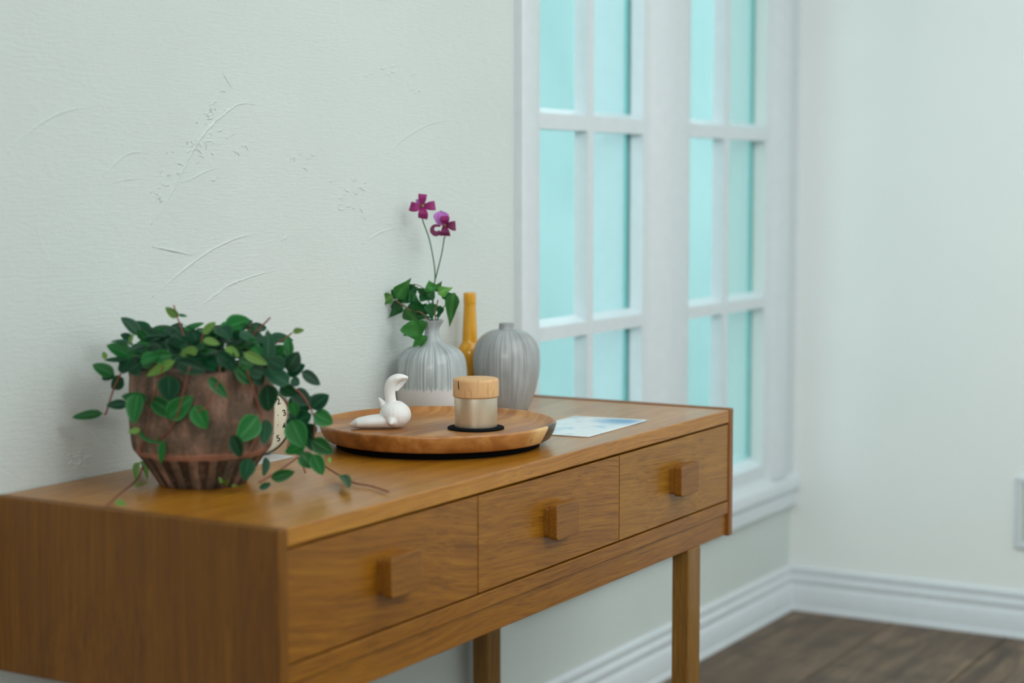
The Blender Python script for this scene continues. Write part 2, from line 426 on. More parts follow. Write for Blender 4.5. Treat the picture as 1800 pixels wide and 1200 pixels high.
# sapwood streak and dark knot on the rim
kp = onz(962, 762, H+.03) - TC; kd = Vector((kp.x, kp.y, 0)).normalized()
def dist_to(P, sc=(1,1,1)):
    vv = t.n('ShaderNodeVectorMath', operation='SUBTRACT'); t.l(v1, vv.inputs[0]); vv.inputs[1].default_value = P
    v2 = t.n('ShaderNodeVectorMath', operation='MULTIPLY'); t.l(vv.outputs[0], v2.inputs[0]); v2.inputs[1].default_value = sc
    v3 = t.n('ShaderNodeVectorMath', operation='LENGTH'); t.l(v2.outputs[0], v3.inputs[0]); return v3.outputs['Value']
nz = t.math('MULTIPLY', t.noise(v1, 45, 3), .014)
RH = Vector((RT.x, RT.y, 0)).normalized()
def rim(deg): return (RH*math.sin(R(deg)) - FLAT*math.cos(R(deg)))*.193
kn = rim(64)
dn = rim(74)
d1 = t.math('ADD', dist_to((kn.x, kn.y, .014), (1, 1, .75)), nz)
sap = t.math('MAXIMUM', t.math('SUBTRACT', 1, t.math('DIVIDE', t.math('MAXIMUM', t.math('SUBTRACT', d1, .034), 0), .026)), 0)
c = t.mix(t.math('MULTIPLY', sap, .92), c, (222,182,124))
dk = t.math('LESS_THAN', t.math('ADD', dist_to((dn.x, dn.y, .010), (1, 1, .75)), nz), .037)
c = t.mix(dk, c, (44,30,26))
st = t.math('LESS_THAN', t.math('ADD', dist_to((rim(53).x, rim(53).y, .020), (1.8, 1.8, .7)), nz), .015)
c = t.mix(t.math('MULTIPLY', st, .5), c, (84,58,40))
t.color(c); t.bump(f1, .12, .0006); M['acacia'] = t.m
TRp = [(0,.0115),(.174,.0115),(.182,.012),(.1865,.0145),(.193,.0265),(.1962,.0365),(.1960,.0395),(.1947,.0408),(.1922,.0408),(.1897,.0396),(.1835,.0346),(.176,.0311),(.168,.0294),(.164,.0286),(.153,.0284),(0,.0284)]
obj('tray_body', MB().lathe(TRp, 128, TC), M['acacia'], tr_o, smooth=True, auto=50)
obj('tray_foot', MB().lathe([(.150,.0002),(.167,.0002),(.168,.001),(.168,.0119),(.150,.0119),(.150,.0002)], 96, TC), M['shaded_foot'], tr_o, smooth=True, auto=40)
ZT = H + .0284

# ------------------------------------------------------------------ jar and coaster
JC = onz(836.5, 753.0, ZT); JC.z = ZT
co = obj('coaster', MB().lathe([(0,0),(.0462,0),(.0468,.0006),(.0468,.0026),(.0462,.0032),(0,.0032)], 96, JC), M['black_felt'], smooth=True, auto=40, origin=JC)
tag(co, 'thin round black coaster under the wood-lidded tin on the tray', 'coaster')
J = JC + Vector((0, 0, .0032))
jar = empty('lidded_jar', J, 'small champagne-coloured metal jar with a beech wood lid on the black coaster', 'jar')
t = NT('champagne_metal', .42, metal=.88); v = t.coord((1,1,90)); f1 = t.noise(v, 8, 3)
t.color(t.mix(f1, (214,206,184), (228,222,204))); t.bump(f1, .05, .0003); M['tin'] = t.m
t = NT('beech', .5); v = t.coord((95, 95, 14)); f1 = t.noise(v, 3, 3, .6); f2 = t.noise(t.coord((9,9,9)), 3, 2)
c = t.mix(f2, (206,160,108), (222,180,130)); c = t.mix(t.math('MULTIPLY', t.ramp(f1, [(.54,(0,0,0)),(.66,(255,255,255))]), .45), c, (160,108,64)); t.color(c); M['beech'] = t.m
obj('jar_body', MB().lathe([(0,0),(.0335,0),(.0348,.0008),(.0352,.002),(.0356,.0495),(.0345,.0505),(0,.0505)], 96, J), M['tin'], jar, smooth=True, auto=40)
lid = obj('lid', MB().lathe([(0,.0505),(.0368,.0505),(.0377,.0513),(.0379,.053),(.0379,.0755),(.0374,.0785),(.0360,.0803),(.034,.0810),(0,.0812)], 96, J), M['beech'], jar, smooth=True, auto=50)
# the dark slit burnt in the lid's side
m = MB(); a0 = math.atan2(-(RT.y*.73+FLAT.y*.68), -(RT.x*.73+FLAT.x*.68))
vs = []
for z_, wdt, da in ((.0785,.0006,-.010), (.073,.0011,0), (.067,.0010,.018), (.0635,.0003,.030)):
    for sgn in (-1, 1):
        a = a0 + da + sgn*wdt/.038
        for rr in (.0375, .0381): vs.append((J.x+rr*math.cos(a), J.y+rr*math.sin(a), J.z+z_))
fs = []
for k in range(3):
    o_ = k*4; fs += [(o_+1,o_+3,o_+7,o_+5),(o_,o_+1,o_+5,o_+4),(o_+3,o_+2,o_+6,o_+7)]
obj('burnt_mark', MB().add(vs, fs), plain('burnt_mark', (40,24,18), .8), lid)

# ------------------------------------------------------------------ bird figurine
BD = 3.040; bs = mm(BD)
B0 = onz(692, 752, ZT); B0.z = ZT
BR = Vector((RT.x, RT.y, 0)).normalized(); BT = -FLAT          # right, towards camera
def bp(zx, zy, d=0.0):          # zoom-picture coordinates (8.57x, origin 600,640) to a point d metres nearer the camera
    u = 600+zx/8.57; v_ = 640+zy/8.57
    return B0 + BR*((u-692)*bs) + Vector((0,0,1))*((752-v_)*bs*1.0) + BT*d
m = MB()
def ellip(c, ax, n=20, k=14, taper=None):
    vs = []; fs = []
    for i in range(k+1):
        ph = -math.pi/2 + math.pi*i/k
        for j in range(n):
            th = 2*math.pi*j/n; q = Vector((math.cos(ph)*math.cos(th), math.cos(ph)*math.sin(th), math.sin(ph)))
            if taper: q = taper(q)
            vs.append(c + ax[0]*q.x + ax[1]*q.y + ax[2]*q.z)
    for i in range(k):
        for j in range(n):
            j2 = (j+1) % n; fs.append((i*n+j, i*n+j2, (i+1)*n+j2, (i+1)*n+j))
    m.add(vs, fs)
Zv = Vector((0,0,1))
bc = bp(815, 775); bc.z = ZT + .0225
ellip(bc, (BR*.0262, BT*.030, Zv*.0222))
ellip(bc - BT*.018 + Zv*.003, (BR*.020, BT*.028, Zv*.018))
# beak: cone towards the camera, slightly low
bk = bp(762, 905, .037); bk.z = ZT+.0115
q = [bc + (bk-bc)*s_ for s_ in (.15, .55, .8, .93, 1)]
m.tube(q, [.020, .0135, .0065, .003, .001], 14)
# tall curled tail
tp = [bp(775, 660, -.004), bp(748, 570, -.004), bp(733, 460, -.004), bp(738, 360, -.004), bp(775, 275, -.004), bp(845, 225, -.004), bp(925, 212, -.004), bp(1003, 222, -.004)]
tw = [.0105, .0092, .0094, .0098, .0092, .0072, .0048, .0018]
tl = catmull(tp, 5)
for i in range(len(tl)): pass
def loft(pts, hw, hd, seg=18):
    n = len(pts); vs = []; fs = []
    for k_, p in enumerate(pts):
        tg = (pts[min(k_+1, n-1)] - pts[max(k_-1, 0)]).normalized()
        sd = tg.cross(BT).normalized()
        for i in range(seg):
            th = 2*math.pi*i/seg; vs.append(p + sd*hw[k_]*math.cos(th) + BT*hd[k_]*math.sin(th))
    for k_ in range(n-1):
        for i in range(seg):
            j = (i+1) % seg; fs.append((k_*seg+i, k_*seg+j, (k_+1)*seg+j, (k_+1)*seg+i))
    fs.append(tuple(range(seg))[::-1]); fs.append(tuple((n-1)*seg+i for i in range(seg)))
    m.add(vs, fs)
def interp(a, n):
    out = []
    for i in range(n):
        t_ = i/(n-1)*(len(a)-1); k_ = min(int(t_), len(a)-2); out.append(a[k_]+(a[k_+1]-a[k_])*(t_-k_))
    return out
loft(tl, interp(tw, len(tl)), interp([.011, .0075, .0075, .009, .011, .012, .009, .002], len(tl)))
# hanging fin of the tail (its shaded hollow side)
f_ = catmull([bp(985, 225, -.006), bp(930, 270, -.010), bp(870, 330, -.012), bp(815, 420, -.010)], 4)
loft(f_, interp([.0025, .0055, .0065, .0030], len(f_)), interp([.002, .0022, .0022, .002], len(f_)))
# small horn
hq = catmull([bp(672, 700, -.004), bp(640, 630, -.004), bp(598, 560, -.004), bp(566, 518, -.004)], 4)
loft(hq, interp([.0062, .0056, .0042, .0018], len(hq)), interp([.005, .0045, .0035, .0015], len(hq)))
# flat lobe lying to the left
lq = catmull([bp(770, 905, .004), bp(600, 890, .004), bp(430, 893, .005), bp(270, 893, .006), bp(160, 888, .006)], 5)
for p in lq: p.z = ZT + .0072
for p, hgt_ in zip(lq, interp([.0135, .0118, .0106, .0086, .0050], len(lq))): p.z = ZT + hgt_ + .0006
loft(lq, interp([.0135, .0118, .0106, .0086, .0032], len(lq)), interp([.018, .022, .022, .018, .006], len(lq)))
bird = obj('bird_figurine', m, plain('white_bisque', (232,233,232), .62), smooth=True, origin=B0)
rm = bird.modifiers.new('fuse', 'REMESH'); rm.mode = 'VOXEL'; rm.voxel_size = .0009; rm.use_smooth_shade = True
sm = bird.modifiers.new('soften', 'SMOOTH'); sm.iterations = 7; sm.factor = .6
tag(bird, 'white ceramic bird figurine with an upturned curled tail, at the left of the tray', 'figurine')

# ------------------------------------------------------------------ vases
def glaze(name, base, line, white=None, zcut=0, freq=46):
    t = NT(name, .38, .15)
    tc = t.n('ShaderNodeTexCoord'); gr = t.n('ShaderNodeTexGradient', gradient_type='RADIAL'); t.l(tc.outputs['Object'], gr.inputs[0])
    sx = t.n('ShaderNodeSeparateXYZ'); t.l(tc.outputs['Object'], sx.inputs[0])
    def vec(a, zf):
        c_ = t.n('ShaderNodeCombineXYZ'); t.l(t.math('MULTIPLY', gr.outputs['Fac'], a), c_.inputs[0]); t.l(t.math('MULTIPLY', sx.outputs[2], zf), c_.inputs[1]); return c_.outputs[0]
    f1 = t.noise(vec(freq*7.5, 4), 1, 2, .5); f2 = t.noise(vec(freq*.28, 11), 1, 3, .5)
    ln = t.ramp(f1, [(.47, (0,0,0)), (.55, (255,255,255))])
    c = t.mix(t.ramp(f2, [(.35, (0,0,0)), (.7, (255,255,255))]), base, tuple(int(.82*q) for q in base))
    bw = t.n('ShaderNodeRGBToBW'); t.l(ln, bw.inputs[0])
    c = t.mix(t.math('MULTIPLY', bw.outputs[0], .72), c, line)
    if white:
        e = t.noise(vec(freq*2.6, 0), 1, 2, .7)
        cut = t.math('MULTIPLY_ADD', e, .040, zcut-.020)
        c = t.mix(t.math('GREATER_THAN', cut, sx.outputs[2]), c, white)
    t.color(c); t.bump(f1, .25, .0006); return t.m
V1 = ony(760, 736, -.080); V1.z = H; s1 = mm((V1-_c).dot(FW))
def vprof(lst, s, vb):           # (half width px, image row) -> profile
    return [(a*s, max(0, (vb-b_)*s)) for a, b_ in lst]
vb1 = 735.5
p1 = vprof([(47,735.5),(54,726),(60,708),(62,690),(62,665),(61,645),(58,628),(51,616.5),(40,609),(28,604.5),(19.5,599),(14.5,592),(12.8,584),(13.2,576),(16.5,569),(20.5,563),(21.2,561.5)], s1, vb1)
pr = [(0, 0)] + prof(p1, 4) + [(20.4*s1, p1[-1][1]+.0004), (18.5*s1, p1[-1][1]-.001), (11.5*s1, p1[-1][1]-.012), (10.5*s1, p1[-1][1]-.03), (0, p1[-1][1]-.032)]
vz = obj('bud_vase', MB().lathe(pr, 96, V1), glaze('streaked_glaze_white_foot', (198,206,206), (104,118,128), (204,202,200), (vb1-678)*s1, 46), smooth=True, origin=V1)
tag(vz, 'round-shouldered grey streaked vase with flared neck and bare white foot, holding purple flowers', 'vase')
V2 = ony(890.5, 720, -.130); V2.z = H; d2 = (V2-_c).dot(FW); s2 = mm(d2)
vb2 = 720.5
p2 = vprof([(36,720.5),(39,716),(46,700),(53,678),(58,652),(59,636),(58,620),(54.5,606),(48,595),(38,586),(26,580.5),(16,578.5),(13.6,576.5),(13.2,570),(13.4,568)], s2, vb2)
pr = [(0, 0)] + prof(p2, 4) + [(12.6*s2, p2[-1][1]+.0004), (10.5*s2, p2[-1][1]-.001), (9*s2, p2[-1][1]-.012), (0, p2[-1][1]-.014)]
vz = obj('ovoid_vase', MB().lathe(pr, 96, V2), glaze('streaked_glaze_grey', (184,188,188), (108,114,120), freq=44), smooth=True, origin=V2)
tag(vz, 'egg-shaped grey streaked stoneware vase with a short narrow neck, empty, nearest the window', 'vase')
V3 = ony(826, 710, -.036); V3.z = H; s3 = mm((V3-_c).dot(FW)); vb3 = 712.5
p3 = vprof([(18,712.5),(20.5,708),(21.5,690),(21.8,650),(21.8,622),(20.5,612),(16,604),(13.6,599),(13,585),(11.6,555),(10.6,535),(10.8,532),(11.2,529),(11,516),(10.4,513.5)], s3, vb3)
pr = [(0, 0)] + prof(p3, 3) + [(8.6*s3, p3[-1][1]), (8.2*s3, p3[-1][1]-.03), (0, p3[-1][1]-.032)]
t = NT('amber_glass', .22, .3); v = t.coord((1,1,1)); f1 = t.noise(v, 30, 2)
t.color(t.mix(f1, (216,150,14), (232,172,34))); t.b.inputs['Transmission Weight'].default_value = .12
t.b.inputs['Subsurface Weight'].default_value = .25; t.b.inputs['Subsurface Radius'].default_value = (.02, .012, .003); t.b.inputs['Subsurface Scale'].default_value = .6
vz = obj('amber_bottle', MB().lathe(pr, 64, V3), t.m, smooth=True, origin=V3)
tag(vz, 'tall slim amber yellow bottle behind the two grey vases', 'bottle')

# ------------------------------------------------------------------ card
A_, B_, C_ = onz(1012, 732.5, H), onz(1139.5, 739.6, H), onz(1034.5, 769, H)
D_ = A_ + (C_-B_)
A2 = onz(1012, 732.5, H)
ex = (B_-A2); ey = (C_-B_)
org = (A2+B_+C_+D_)/4
m = MB(); th_ = Vector((0,0,.0012)); up_ = Vector((0,0,.0006))
m.add([A2+up_, B_+up_, C_+up_, D_+up_, A2+th_, B_+th_*1.6, C_+th_, D_+th_], [(0,3,2,1),(4,5,6,7),(0,1,5,4),(1,2,6,5),(2,3,7,6),(3,0,4,7)])
t = NT('printed_card', .3, .3)
v = t.coord((1,1,1)); f1 = t.noise(v, 22, 3, .5, .6); f2 = t.noise(v, 9, 2)
cc = t.mix(t.ramp(f1, [(.5, (0,0,0)), (.68, (255,255,255))]), (226,234,238), (150,196,222))
cb = B_ - org
vv = t.n('ShaderNodeVectorMath', operation='DISTANCE'); t.l(v, vv.inputs[0]); vv.inputs[1].default_value = (cb.x-.035, cb.y+.035, 0)
mk = t.ramp(t.math('ADD', vv.outputs['Value'], t.math('MULTIPLY', f1, .05)), [(.045, (255,255,255)), (.085, (0,0,0))])
cc = t.mix(mk, cc, (70,140,190))
t.color(cc)
cd_o = obj('postcard', m, t.m, origin=Vector((org.x, org.y, H)))
tag(cd_o, 'pale blue and white printed card lying flat on the console right of the tray', 'card')
# white border, four thin strips as one printed frame
bd = MB()
def lerp(a, b_, s_): return a + (b_-a)*s_
q0 = [A2, B_, C_, D_]; cen = org; q1 = [lerp(p, cen, .05) for p in q0]
for i in range(4):
    j = (i+1) % 4; z_ = Vector((0,0,.0021))
    bd.add([q0[i]+z_*.75, q0[j]+z_*.75, q1[j]+z_*.75, q1[i]+z_*.75, q0[i]+z_*.9, q0[j]+z_*.9, q1[j]+z_*.9, q1[i]+z_*.9], [(4,5,6,7),(0,1,5,4),(2,3,7,6)])
obj('border', bd, plain('card_white', (238,242,244), .4), cd_o)

# ------------------------------------------------------------------ alarm clock
th = R(-23); CE = Vector((math.cos(th), math.sin(th), 0)); CN = Vector((math.sin(th), -math.cos(th), 0))
K0 = onz(458.5, 803, H); K0.z = H
ck = empty('alarm_clock', K0, 'round cream-faced clock with black numerals, half hidden behind the potted plant', 'clock')
CR = .0610; KC = K0 + Zv*.0575; CK = .0540/CR
CX_ = CE*math.cos(R(14)) + Zv*math.sin(R(14)); CZ_ = -CE*math.sin(R(14)) + Zv*math.cos(R(14))   # the clock leans a little in its plane
def cpt(x_, z_, d): return KC + CX_*(x_*CK) + CZ_*(z_*CK) + CN*d
def disc(prf, seg=64):
    m_ = MB(); vs = []; fs = []
    for k_, (r_, d) in enumerate(prf):
        for i in range(seg):
            a = 2*math.pi*i/seg; vs.append(cpt(r_*math.cos(a), r_*math.sin(a), d))
    for k_ in range(len(prf)-1):
        for i in range(seg):
            j = (i+1) % seg; fs.append((k_*seg+i, k_*seg+j, (k_+1)*seg+j, (k_+1)*seg+i))
    fs.append(tuple(range(seg))[::-1]); fs.append(tuple((len(prf)-1)*seg+i for i in range(seg)))
    return m_.add(vs, fs)
steel = plain('brushed_steel', (120,116,108), .35, metal=.8)
obj('case', disc([(.050,-.030),(.058,-.028),(CR,-.022),(CR,.0),(CR+.001,.003),(.060,.006),(.0575,.007),(.0565,.004)]), steel, ck, smooth=True, auto=40)
dl = obj('dial', disc([(.0568,.0005),(.0568,.0045),(.0560,.0050)]), plain('cream_dial', (226,218,196), .5), ck, smooth=True, auto=40)
ink = plain('black_ink', (18,18,20), .6)
for h_ in range(1, 13):
    a = R(90 - 30*h_)
    fc = bpy.data.curves.new('numeral', 'FONT'); fc.body = str(h_); fc.size = .0140; fc.align_x = 'CENTER'; fc.align_y = 'CENTER'; fc.extrude = .0002; fc.offset = .00022
    to = bpy.data.objects.new('tmp', fc); me = bpy.data.meshes.new_from_object(to); bpy.data.objects.remove(to)
    me.name = 'numeral'; me.materials.append(ink)
    o = bpy.data.objects.new('numeral', me); COL.objects.link(o); o.parent = dl
    P = cpt(.0470*math.cos(a), .0470*math.sin(a), .0051) - K0
    o.matrix_local = Matrix.Translation(P) @ Matrix((CX_, CZ_, CN)).transposed().to_4x4()
dots = MB()
for k_ in range(60):
    a = R(6*k_); r_ = .0335; w_ = .0011 if k_ % 5 == 0 else .0004
    P = cpt(r_*math.cos(a), r_*math.sin(a), .0052)
    dots.add([P+CE*w_, P+Zv*w_, P-CE*w_, P-Zv*w_, P+CN*.0003], [(0,1,4),(1,2,4),(2,3,4),(3,0,4)])
for k_ in range(26):
    a = R(-100 + 2.0*(k_-6)); P = cpt(.0545*math.cos(a), .0545*math.sin(a), .0052); w_ = .0004
    dots.add([P+CE*w_, P+Zv*w_*1.6, P-CE*w_, P-Zv*w_*1.6, P+CN*.0003], [(0,1,4),(1,2,4),(2,3,4),(3,0,4)])
obj('minute_track', dots, ink, dl)
for ang, ln, ww in ((R(62), .030, .0016), (R(150), .040, .0012)):
    d_ = CE*math.cos(ang)+Zv*math.sin(ang); n_ = CN.cross(d_)
    a0_ = cpt(0,0,.0062)
    obj('hand', MB().add([a0_-d_*.006+n_*ww, a0_-d_*.006-n_*ww, a0_+d_*ln-n_*ww*.4, a0_+d_*ln+n_*ww*.4] + [q_+CN*.0008 for q_ in (a0_-d_*.006+n_*ww, a0_-d_*.006-n_*ww, a0_+d_*ln-n_*ww*.4, a0_+d_*ln+n_*ww*.4)],
        [(0,3,2,1),(4,5,6,7),(0,1,5,4),(1,2,6,5),(2,3,7,6),(3,0,4,7)]), ink, dl)
bq = onz(516, 804, H)
obj('clock_base', MB().box((bq.x-.095, bq.y, H), (bq.x, bq.y+.055, H+.003)), plain('pale_steel', (200,204,204), .35, metal=.2), ck, bevel=.0008)
m = MB(); m.box((-.018, .002, .0031), (.018, .018, .012)); m.v = [K0 + CE*q.x - CN*q.y + Zv*q.z for q in m.v]
obj('clock_neck', m, steel, ck, bevel=.001)

# ------------------------------------------------------------------ leaves
def leaf_mesh(name, mat, tipsharp=1.0, bend=.18, cup=.25, nx=4, ny=8, wave=0):
    m_ = MB(); vs = []; fs = []
    for j in range(ny+1):
        s_ = j/ny
        pts_ = wave and [.02,.36,.50,.46,.36,.27,.17,.08,.01]
        hw = .5*(math.sin(math.pi*min(1, s_**.80))**(.62 if tipsharp < .9 else .85))*(1 - .25*s_*tipsharp) if 0 < s_ < 1 else .012
        if wave: hw = pts_[j]
        for i in range(nx+1):
            x_ = (i/nx*2-1)
            z_ = cup*(abs(x_)**1.6)*hw*.5 - bend*(s_**2) + wave*math.sin(s_*10+x_*2.5)*.05
            vs.append((x_*hw, s_, z_))
    for j in range(ny):
        for i in range(nx):
            a = j*(nx+1)+i; fs.append((a, a+1, a+nx+2, a+nx+1))
    me = m_.add(vs, fs).mesh(name, smooth=True); me.materials.append(mat); return me
def leaf_mat(name, body, vein, nst=5.0, rough=.38, vs_=.55):
    t = NT(name, rough+.12, .0, spec=.3)
    tc = t.n('ShaderNodeTexCoord'); sx = t.n('ShaderNodeSeparateXYZ'); t.l(tc.outputs['Object'], sx.inputs[0])
    # veins follow the outline: x divided by the half width at that height
    hw = t.math('ADD', t.math('SINE', t.math('MULTIPLY', t.math('POWER', sx.outputs[1], .8), math.pi)), .08)
    q = t.math('ABSOLUTE', t.math('DIVIDE', sx.outputs[0], t.math('MULTIPLY', hw, .5)))
    f1 = t.math('COSINE', t.math('MULTIPLY', q, nst*math.pi/2))
    mk = t.math('MAXIMUM', t.math('SUBTRACT', t.math('MULTIPLY', f1, 3.2), 2.2), 0)
    oi = t.n('ShaderNodeObjectInfo')
    g_ = t.noise(tc.outputs['Object'], 3, 2)
    b1 = t.mix(oi.outputs['Random'], tuple(int(c_*.72) for c_ in body), tuple(min(255, int(c_*1.2)) for c_ in body))
    b1 = t.mix(t.math('MULTIPLY', g_, .4), b1, tuple(int(c_*.6) for c_ in body))
    t.color(t.mix(t.math('MULTIPLY', mk, vs_), b1, vein)); t.bump(f1, .15, .001)
    t.b.inputs['Subsurface Weight'].default_value = 0
    # thin leaves let a little light through
    tl_ = t.n('ShaderNodeBsdfTranslucent'); tl_.inputs[0].default_value = lin(vein)
    mx_ = t.n('ShaderNodeMixShader'); mx_.inputs[0].default_value = .12
    t.l(t.b.outputs[0], mx_.inputs[1]); t.l(tl_.outputs[0], mx_.inputs[2]); t.l(mx_.outputs[0], t.t.nodes['Material Output'].inputs[0])
    return t.m
LM = {'d': leaf_mat('leaf_dark', (6,62,36), (36,108,70)), 'm': leaf_mat('leaf_mid', (22,96,40), (74,150,84)), 'l': leaf_mat('leaf_pale', (112,160,70), (170,206,120), vs_=.4)}
LME = {}
for k_, mt in LM.items():
    for q_, (bd_, cp_) in enumerate(((.10, .35), (.22, .5), (-.05, .3))):
        LME[k_+str(q_)] = leaf_mesh('leaf', mt, .6, bd_, cp_)
RL = random.Random(11)
def put_leaf(P0, P1, wdt, me, parent, tilt=None, roll=None, face=None):
    d_ = P1-P0; L = d_.length; yv = d_.normalized()
    n0 = face if face is not None else -FW
    n0 = n0 + Vector((RL.gauss(0, .28), RL.gauss(0, .28), RL.gauss(.25, .22))) if tilt is None else n0 + tilt
    xv = yv.cross(n0).normalized(); zv = xv.cross(yv)
    o = bpy.data.objects.new('leaf', me); COL.objects.link(o); o.parent = parent
    M3 = Matrix((xv*wdt, yv*L, zv*(L*.8))).transposed().to_4x4()
    P0 = P0.copy()
    if P0.z > H - .05:
        zmin = min((Matrix.Translation(P0) @ M3 @ v_.co).z for v_ in me.vertices)
        if zmin < H + .0015: P0.z += H + .0015 - zmin
    o.matrix_local = Matrix.Translation(P0 - wloc(parent)) @ M3
    return o

# ------------------------------------------------------------------ potted plant
PD = 2.595
PC = onz(357, 848, H); PC.z = H; PD = (PC-_c).dot(FW); ps = mm(PD)
pl = empty('potted_plant', PC, 'trailing plant with striped green leaves in a weathered reddish clay pot', 'plant')
t = NT('weathered_terracotta', .82, spec=.2)
tc = t.n('ShaderNodeTexCoord'); gr = t.n('ShaderNodeTexGradient', gradient_type='RADIAL'); t.l(tc.outputs['Object'], gr.inputs[0])
sx = t.n('ShaderNodeSeparateXYZ'); t.l(tc.outputs['Object'], sx.inputs[0])
c_ = t.n('ShaderNodeCombineXYZ'); t.l(t.math('MULTIPLY', gr.outputs['Fac'], 16), c_.inputs[0]); t.l(t.math('MULTIPLY', sx.outputs[2], 9), c_.inputs[1])
st1 = t.noise(c_.outputs[0], 1.0, 4, .6, .5); sp = t.noise(tc.outputs['Object'], 150, 4, .7); mo = t.noise(tc.outputs['Object'], 26, 4, .6)
c = t.ramp(st1, [(.32, (72,62,52)), (.47, (110,88,74)), (.58, (144,112,96)), (.70, (174,142,124))])
c = t.mix(t.math('MULTIPLY', t.ramp(mo, [(.40, (255,255,255)), (.56, (0,0,0))]), .6), c, (62,58,48))
# dark flute panels below the shoulder: one dark panel per flute
NF = 20
fl_ = t.math('SINE', t.math('MULTIPLY', gr.outputs['Fac'], 2*math.pi*NF))
lowm = t.math('MULTIPLY', t.math('LESS_THAN', sx.outputs[2], .0455), t.math('GREATER_THAN', t.math('ADD', fl_, t.math('MULTIPLY', t.math('SUBTRACT', mo, .5), 2.6)), .05))
c = t.mix(t.math('MULTIPLY', lowm, .75), c, (40,30,18))
bandm = t.math('LESS_THAN', t.math('ABSOLUTE', t.math('SUBTRACT', sx.outputs[2], .0500)), t.math('MULTIPLY', mo, .009))
c = t.mix(t.math('MULTIPLY', bandm, .6), c, (178,124,104))
c = t.mix(t.math('MULTIPLY', t.ramp(sp, [(.5, (0,0,0)), (.75, (255,255,255))]), .25), c, (176,138,116))
t.color(c); t.bump(t.math('ADD', sp, mo), .5, .002); M['pot'] = t.m
def potmod(r_, z_, a):
    if r_ < .055 and z_ < .001: return r_
    if z_ < .046: return r_ - .0022*max(0, math.sin(a*NF))*min(1, z_/.01)
    if z_ < .150: return r_ - .0012*max(0, math.sin(a*NF))
    return r_
pp = [(74,0),(77,3),(84,14),(96,32),(108,50),(116,60),(119.5,64),(121.5,70),(123,80),(125,100),(126,120),(126,150),(125,180),(123.5,200),(122,206),(120,208.5),(114,208),(112,200),(111,188),(0,186)]
pp = [(a*ps, b_*ps*.985) for a, b_ in pp]
obj('pot', MB().lathe([(0,0)]+pp[:-2], 132, PC, potmod), M['pot'], pl, smooth=True, auto=60)
obj('soil', MB().lathe([(0,.150),(.088,.150),(.0915,.152),(.06,.160),(0,.163)], 40, PC), plain('soil', (38,28,20), .95), pl, smooth=True)
def zp(x_, y_, off): return at(100+x_/3, 510+y_/3, PD - off - .0864*(848-510-y_/3)*ps)
def pot_front(x_):       # depth offset of the pot's near surface at that column, plus a little air
    dx = (100+x_/3 - 357)/126
    return (math.sqrt(max(0, 1-dx*dx))*126*ps + .017) if abs(dx) < 1 else .0
